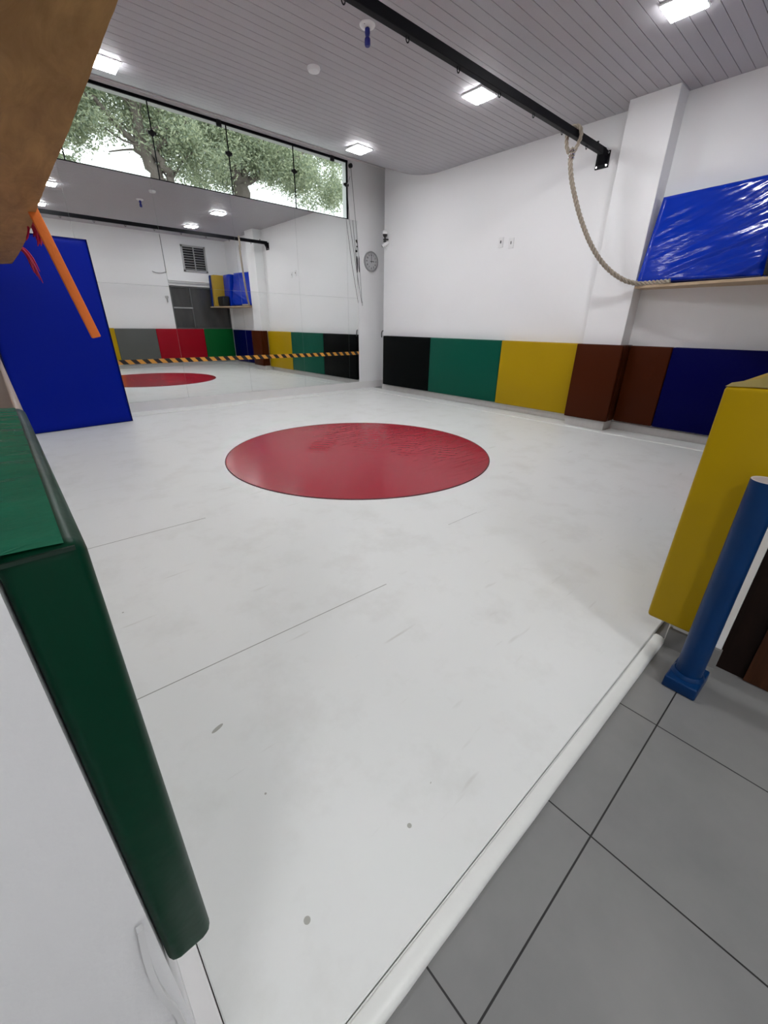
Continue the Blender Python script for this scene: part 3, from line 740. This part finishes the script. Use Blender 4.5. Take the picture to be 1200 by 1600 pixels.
bm = bmesh.new()
for k in range(60):
    a = 2*PI*k/60; l = .010 if k % 5 == 0 else .005
    c = Matrix.Rotation(a, 3, 'Y'); n0 = len(bm.verts)
    vs = bx(bm, -.0015, .0015, -.0228, -.0214, .138-l, .138)
    for v in vs: v.co = c @ v.co + Vector((CX, YM, CZ))
obj('minute_marks', bm, BLACKP, t)
dg = bpy.context.evaluated_depsgraph_get()
for k in range(1, 13):
    cu = bpy.data.curves.new('numeral', 'FONT'); cu.body = str(k); cu.size = .042; cu.align_x = 'CENTER'; cu.align_y = 'CENTER'; cu.extrude = .0006; cu.offset = .0008
    tmp = bpy.data.objects.new('numeral', cu); COL.objects.link(tmp); bpy.context.view_layer.update()
    me = bpy.data.meshes.new_from_object(tmp.evaluated_get(bpy.context.evaluated_depsgraph_get())); bpy.data.objects.remove(tmp)
    me.transform(Matrix.Rotation(PI/2, 4, 'X'))
    a = 2*PI*k/12; me.transform(Matrix.Translation((CX+.108*math.sin(a), YM-.0222, CZ+.108*math.cos(a))))
    me.materials.clear(); me.materials.append(BLACKP)
    o = bpy.data.objects.new('numeral', me); COL.objects.link(o); o.parent = t; o.matrix_parent_inverse = Matrix.Translation(-t.location)

# ------------------------------------------------------------------ security cameras at the wall end
t = thing('dome_camera', 'white dome security camera with black lens high on the wall end', 'camera', (5.8, 6.50, 2.66))
bm = bmesh.new(); lathe(bm, [(.008, .062), (.030, .056), (.042, .038), (.044, .010), (.040, .0)], (5.745, 6.50, 2.665), 'Z', 24); obj('housing', bm, WHITEP, t, True)
bm = bmesh.new(); lathe(bm, [(.039, .0), (.037, -.020), (.026, -.038), (.012, -.052), (.010, -.075)], (5.745, 6.50, 2.665), 'Z', 24); obj('lens_dome', bm, BLACKP, t, True)
bm = bmesh.new(); tube(bm, [(5.80, 6.47, 2.588), (5.745, 6.50, 2.590), (5.735, 6.53, 2.590)], .011, 8); obj('bracket', bm, BLACKP, t, True)
bm = bmesh.new(); lathe(bm, [(.012, 0), (.026, -.008), (.028, -.022), (.018, -.032)], (5.745, 6.50, 2.575), 'Z', 16); obj('ball_joint', bm, BLACKP, t, True)
t = thing('bullet_camera', 'small white bullet camera with black lens below the dome camera', 'camera', (5.8, 6.53, 2.49))
bm = bmesh.new(); a0 = Vector((5.790, 6.46, 2.545)); a1 = Vector((5.700, 6.52, 2.480))
tube(bm, [a0, a0.lerp(a1, .1), a0.lerp(a1, .9), a1], [.020, .027, .027, .024], 16); obj('housing', bm, WHITEP, t, True)
bm = bmesh.new(); dd = (a1-a0).normalized(); tube(bm, [a1-dd*.002, a1+dd*.006], .020, 16); obj('lens', bm, BLACKP, t, True)
bm = bmesh.new(); tube(bm, [(5.80, 6.50, 2.45), (5.77, 6.50, 2.47), a0.lerp(a1, .35)], .009, 8); obj('bracket', bm, WHITEP, t, True)

# switches on the right wall
for (y, z, l) in ((4.072, 2.285, 'white wall switch with black rocker, left of the two'), (3.901, 2.259, 'white wall socket plate, right of the two')):
    t = thing('wall_switch', l, 'switch', (XR, y, z), 'wall switch plates')
    obj('plate', box(XR-.010, XR, y-.040, y+.040, z-.062, z+.062, b=.003), WHITEP, t)
    obj('rocker', box(XR-.013, XR-.009, y-.008, y+.008, z-.012, z+.022), BLACKP if 'left' in l else mat('mid_grey', (.2, .2, .2), .5, srgb=False), t)

# ------------------------------------------------------------------ back wall items seen in the mirror
t = thing('wall_vent', 'grey louvred vent high on the back wall, seen in the mirror', 'vent', (4.88, BY1, 2.5))
vx0, vx1, vz0, vz1 = 4.55, 5.21, 2.49, 3.13
bm = bmesh.new(); f = .045
for a in ((vx0, vx1, vz0, vz0+f), (vx0, vx1, vz1-f, vz1), (vx0, vx0+f, vz0, vz1), (vx1-f, vx1, vz0, vz1), (4.868, 4.892, vz0, vz1)): bx(bm, a[0], a[1], BY1, BY1+.03, a[2], a[3])
obj('frame', bm, ALU, t)
obj('backing', box(vx0+.02, vx1-.02, BY1, BY1+.004, vz0+.02, vz1-.02), mat('vent_dark', (.01, .01, .01), .8, srgb=False), t)
for c0, c1 in ((vx0+f, 4.868), (4.892, vx1-f)):
    for k in range(9):
        z = vz0+f+.012+k*.0605
        bm = bmesh.new(); hexa(bm, [(c0, BY1+.004, z+.022), (c1, BY1+.004, z+.022), (c1, BY1+.024, z), (c0, BY1+.024, z), (c0, BY1+.006, z+.026), (c1, BY1+.006, z+.026), (c1, BY1+.026, z+.004), (c0, BY1+.026, z+.004)])
        obj('slat', bm, ALU, t)
w2 = bpy.data.objects.new('window_2', None); COL.objects.link(w2); w2.location = (4.9, BY1, 1.03); w2['kind'] = 'structure'
w2['label'] = 'dark sliding window in the back wall, seen in the mirror'; w2['category'] = 'window'
DG = mat('streaky_dark_glass', (.055, .055, .055), .12, srgb=False, noise_amt=.65, noise_scale=2.2, stretch=(2.2, 1, .7), spec=.5)  # dark glossy panes with uneven, streaky tone
bm = bmesh.new(); z0, z1 = 1.03, 2.12
for a in ((4.08, 5.72, z0, z0+.03), (4.08, 5.72, z1-.035, z1), (4.08, 4.11, z0, z1), (5.69, 5.72, z0, z1), (4.60, 4.635, z0, z1)): bx(bm, a[0], a[1], BY1-.05, BY1+.004, a[2], a[3])
obj('window_frame', bm, mat('dark_aluminium', (.13, .13, .13), .4, metal=.5, srgb=False), w2)
obj('crossbar', box(4.11, 4.635, BY1-.04, BY1+.006, 1.56, 1.59), ALU, w2)
for a in ((4.11, 4.60, z0+.03, 1.56), (4.11, 4.60, 1.59, z1-.035), (4.635, 5.69, z0+.03, z1-.035)): obj('pane', box(a[0], a[1], BY1-.035, BY1-.028, a[2], a[3]), DG, w2)
obj('window_sill', box(4.06, 5.74, BY1-.02, BY1+.05, z0-.028, z0, b=.004), TRIM, w2)
for k, z in enumerate((2.13, 2.185, 2.24)): obj('track', box(4.08, 5.5, BY1, BY1+.04, z, z+.022, b=.003), TRIM if k != 1 else ALU, w2)
bm = bmesh.new(); tube(bm, lerp_path([(3.72, BY1+.02, 2.43), (3.80, BY1+.03, 2.405), (3.92, BY1+.03, 2.40), (4.03, BY1+.02, 2.43), (4.07, BY1+.012, 2.50), (4.07, BY1+.012, 3.3)], 30), .008, 8)
tag(obj('wall_cable', bm, mat('cable_grey', (.3, .3, .3), .5, srgb=False), smooth=True), 'grey cable curving out beside the vent, seen in the mirror', 'cable')
t = thing('window_latch', 'small grey latch box left of the dark window, seen in the mirror', 'latch', (3.97, BY1, 1.8))
obj('box', box(3.93, 4.01, BY1, BY1+.04, 1.80, 1.86, b=.006), ALU, t)
obj('hook', box(3.96, 3.985, BY1, BY1+.05, 1.70, 1.80, b=.006), ALU, t)

# ------------------------------------------------------------------ blue post by the entrance
PB = mat('blue_paint', (.0008, .028, .110), .34, srgb=False, noise_amt=.25, noise_scale=7, bump=.15, bump_scale=14, spec=.22)
t = thing('floor_post', 'blue steel post in a square floor socket before the yellow pad', 'post', (1.605, .10, 0))
bm = bmesh.new(); hexa(bm, [(1.522, .047, 0), (1.672, .042, 0), (1.672, .148, 0), (1.522, .152, 0), (1.520, .049, .050), (1.668, .044, .050), (1.668, .146, .050), (1.520, .150, .050)]); bev(bm, .006, 3); obj('socket', bm, PB, t, True)
bm = bmesh.new(); lathe(bm, [(.052, .048), (.050, .056), (.044, .064)], (1.592, .097, 0), 'Z', 28); obj('weld_collar', bm, PB, t, True)
bm = bmesh.new(); R0 = .0405
c0 = Vector((1.592, .097, .05)); c1 = Vector((1.590, .100, .80))
rings = []
for (c, r) in ((c0, R0), (c1, R0), (c1, R0-.004), (c1-Vector((0, 0, .03)), R0-.004)):
    rings.append([bm.verts.new(c+Vector((r*math.cos(2*PI*k/36), r*math.sin(2*PI*k/36), 0))) for k in range(36)])
for a, b in zip(rings, rings[1:]):
    for k in range(36): bm.faces.new((a[k], a[(k+1) % 36], b[(k+1) % 36], b[k]))
bm.faces.new(rings[0][::-1]); bm.faces.new(rings[-1])
obj('tube', bm, PB, t, True)
bm = bmesh.new(); lathe(bm, [(R0-.001, .797), (R0-.001, .8015), (R0-.0045, .8015), (R0-.0045, .797)], (1.590, .100, 0), 'Z', 36)
obj('rim', bm, mat('worn_rim', (.62, .56, .54), .5, srgb=False), t, True)
bm = bmesh.new(); lathe(bm, [(R0-.004, .792), (R0-.004, .7985), (.005, .7985)], (1.590, .100, 0), 'Z', 36)
obj('cap', bm, mat('pinkish_grey_cap', (.42, .36, .35), .6, srgb=False), t)

# ------------------------------------------------------------------ outside: ground and trees
struct('ground_outside', box(-12, 22, 7.2, 30, -.2, 0), mat('outside_ground', (.22, .21, .19), .9, srgb=False, noise_amt=.3))
BARK = mat('bark', (.16, .135, .12), .9, srgb=False, noise_amt=.4, noise_scale=9, bump=.6, bump_scale=14)
LEAF = bpy.data.materials.new('leaf'); LEAF.use_nodes = True
nt = LEAF.node_tree; b = nt.nodes['Principled BSDF']; b.inputs['Roughness'].default_value = .5
gi = nt.nodes.new('ShaderNodeNewGeometry'); cr = nt.nodes.new('ShaderNodeValToRGB')
cr.color_ramp.elements[0].color = (.26, .32, .24, 1); cr.color_ramp.elements[1].color = (.58, .62, .42, 1)
nt.links.new(gi.outputs['Random Per Island'], cr.inputs[0]); nt.links.new(cr.outputs[0], b.inputs['Base Color'])
tl = nt.nodes.new('ShaderNodeBsdfTranslucent'); nt.links.new(cr.outputs[0], tl.inputs[0]); ms = nt.nodes.new('ShaderNodeMixShader'); ms.inputs[0].default_value = .45
nt.links.new(b.outputs[0], ms.inputs[1]); nt.links.new(tl.outputs[0], ms.inputs[2]); nt.links.new(ms.outputs[0], nt.nodes['Material Output'].inputs[0])

def tree(label, limbs, blobs, nleaf, seed, size=.072):
    rnd = random.Random(seed)
    base0 = limbs[0][0][0]
    t = thing('street_tree', label, 'tree', (base0[0], base0[1], 0), 'trees outside the window')
    bm = bmesh.new()
    tips = []
    for pts, r0_, r1_ in limbs:
        P = lerp_path(pts, len(pts)*5)
        n = len(P)
        for i in range(1, n-1): P[i] += Vector((rnd.gauss(0, .02), rnd.gauss(0, .02), rnd.gauss(0, .015)))
        tube(bm, P, [r0_+(r1_-r0_)*i/(n-1) for i in range(n)], 9)
        if r0_ < .14:
            for _ in range(6):
                q = P[rnd.randrange(n//3, n)]; e = q+Vector((rnd.uniform(-.8, .8), rnd.uniform(-.6, .6), rnd.uniform(-.1, .8)))
                m_ = q.lerp(e, .5)+Vector((0, 0, rnd.uniform(-.1, .12))); tube(bm, lerp_path([q, m_, e], 6), [.022-.002*i for i in range(7)], 5); tips.append(e)
    obj('trunk', bm, BARK, t, True)
    verts = []; faces = []
    tot = sum(b_[6] for b_ in blobs)
    for (x, y, z, rx, ry, rz, wt) in blobs:
        nc = max(3, int(38*wt))
        cl = []
        for _ in range(nc):
            while True:
                v = Vector((rnd.uniform(-1, 1), rnd.uniform(-1, 1), rnd.uniform(-1, 1)))
                if v.length < 1: break
            cl.append(Vector((x+v.x*rx, y+v.y*ry, z+v.z*rz)))
        for _ in range(int(nleaf*wt/tot)):
            c = rnd.choice(cl)+Vector((rnd.gauss(0, .13), rnd.gauss(0, .13), rnd.gauss(0, .10)))
            s = size*rnd.uniform(.6, 1.3)
            a = Vector((rnd.gauss(0, 1), rnd.gauss(0, 1), rnd.gauss(-.4, .8))).normalized(); b2 = a.orthogonal().normalized()
            b2 = (Matrix.Rotation(rnd.uniform(0, 6.28), 3, a) @ b2)*s*.36; a = a*s
            k = len(verts); verts += [c-a*.5, c-b2*.5+a*.05, c+a*.5, c+b2*.5+a*.05]; faces.append((k, k+1, k+2, k+3))
    me = bpy.data.meshes.new('foliage'); me.from_pydata([tuple(v) for v in verts], [], faces); me.materials.append(LEAF)
    o = bpy.data.objects.new('foliage', me); COL.objects.link(o); o.parent = t; o.matrix_parent_inverse = Matrix.Translation(-t.location); o['kind'] = 'stuff'
tree('leafy street tree with a leaning forked trunk behind the left window panes',
     [([(3.50, 10.2, 0), (3.42, 10.2, 2.2), (3.25, 10.1, 3.6)], .26, .17), ([(3.25, 10.1, 3.55), (3.0, 10.1, 4.1), (2.95, 10.0, 4.6), (2.6, 10, 5.6)], .13, .06),
      ([(3.42, 10.2, 3.2), (3.35, 10.0, 3.75), (3.12, 10.0, 4.1)], .08, .06), ([(3.05, 10.1, 4.05), (3.35, 10.0, 4.2), (3.75, 9.9, 4.5), (4.2, 9.9, 5.0)], .07, .03), ([(3.0, 10.1, 4.0), (2.4, 10.0, 4.5), (1.7, 9.9, 4.7)], .06, .02)],
     [(2.3, 10.2, 4.7, 1.1, .7, .6, 1.6), (1.5, 10.4, 4.2, .8, .6, .55, .9), (3.9, 10.0, 4.25, .9, .6, .6, 1.6), (2.9, 10.3, 4.9, .8, .6, .35, .6), (3.4, 10.6, 5.1, 1.6, 1, .5, 1.0), (.4, 10.5, 5.0, 1.2, .8, .6, .8), (2.5, 11, 5.9, 3, 1.6, .6, .8)], 52000, 11)
tree('leafy street tree with an upright trunk behind the middle window pane',
     [([(5.15, 10.4, 0), (5.05, 10.4, 2.4), (4.95, 10.4, 3.9)], .24, .17), ([(4.95, 10.4, 3.85), (4.75, 10.3, 4.4), (4.4, 10.2, 5.2)], .12, .05), ([(4.97, 10.4, 3.9), (5.15, 10.3, 4.5), (5.2, 10.2, 5.4)], .10, .05),
      ([(5.0, 10.4, 3.9), (5.6, 10.2, 4.3), (6.3, 10.0, 4.6)], .09, .03)],
     [(5.0, 10.2, 4.7, 1.0, .6, .45, 1.2), (5.9, 10.1, 4.35, .9, .6, .5, 1.2), (4.5, 10.8, 4.1, .5, .5, .35, .35), (5.6, 10.8, 5.2, 1.8, .8, .5, 1), (7.2, 10.6, 4.5, 1.0, .8, .6, 1.0), (6, 11, 6, 2.6, 1.4, .6, .7)], 52000, 12)
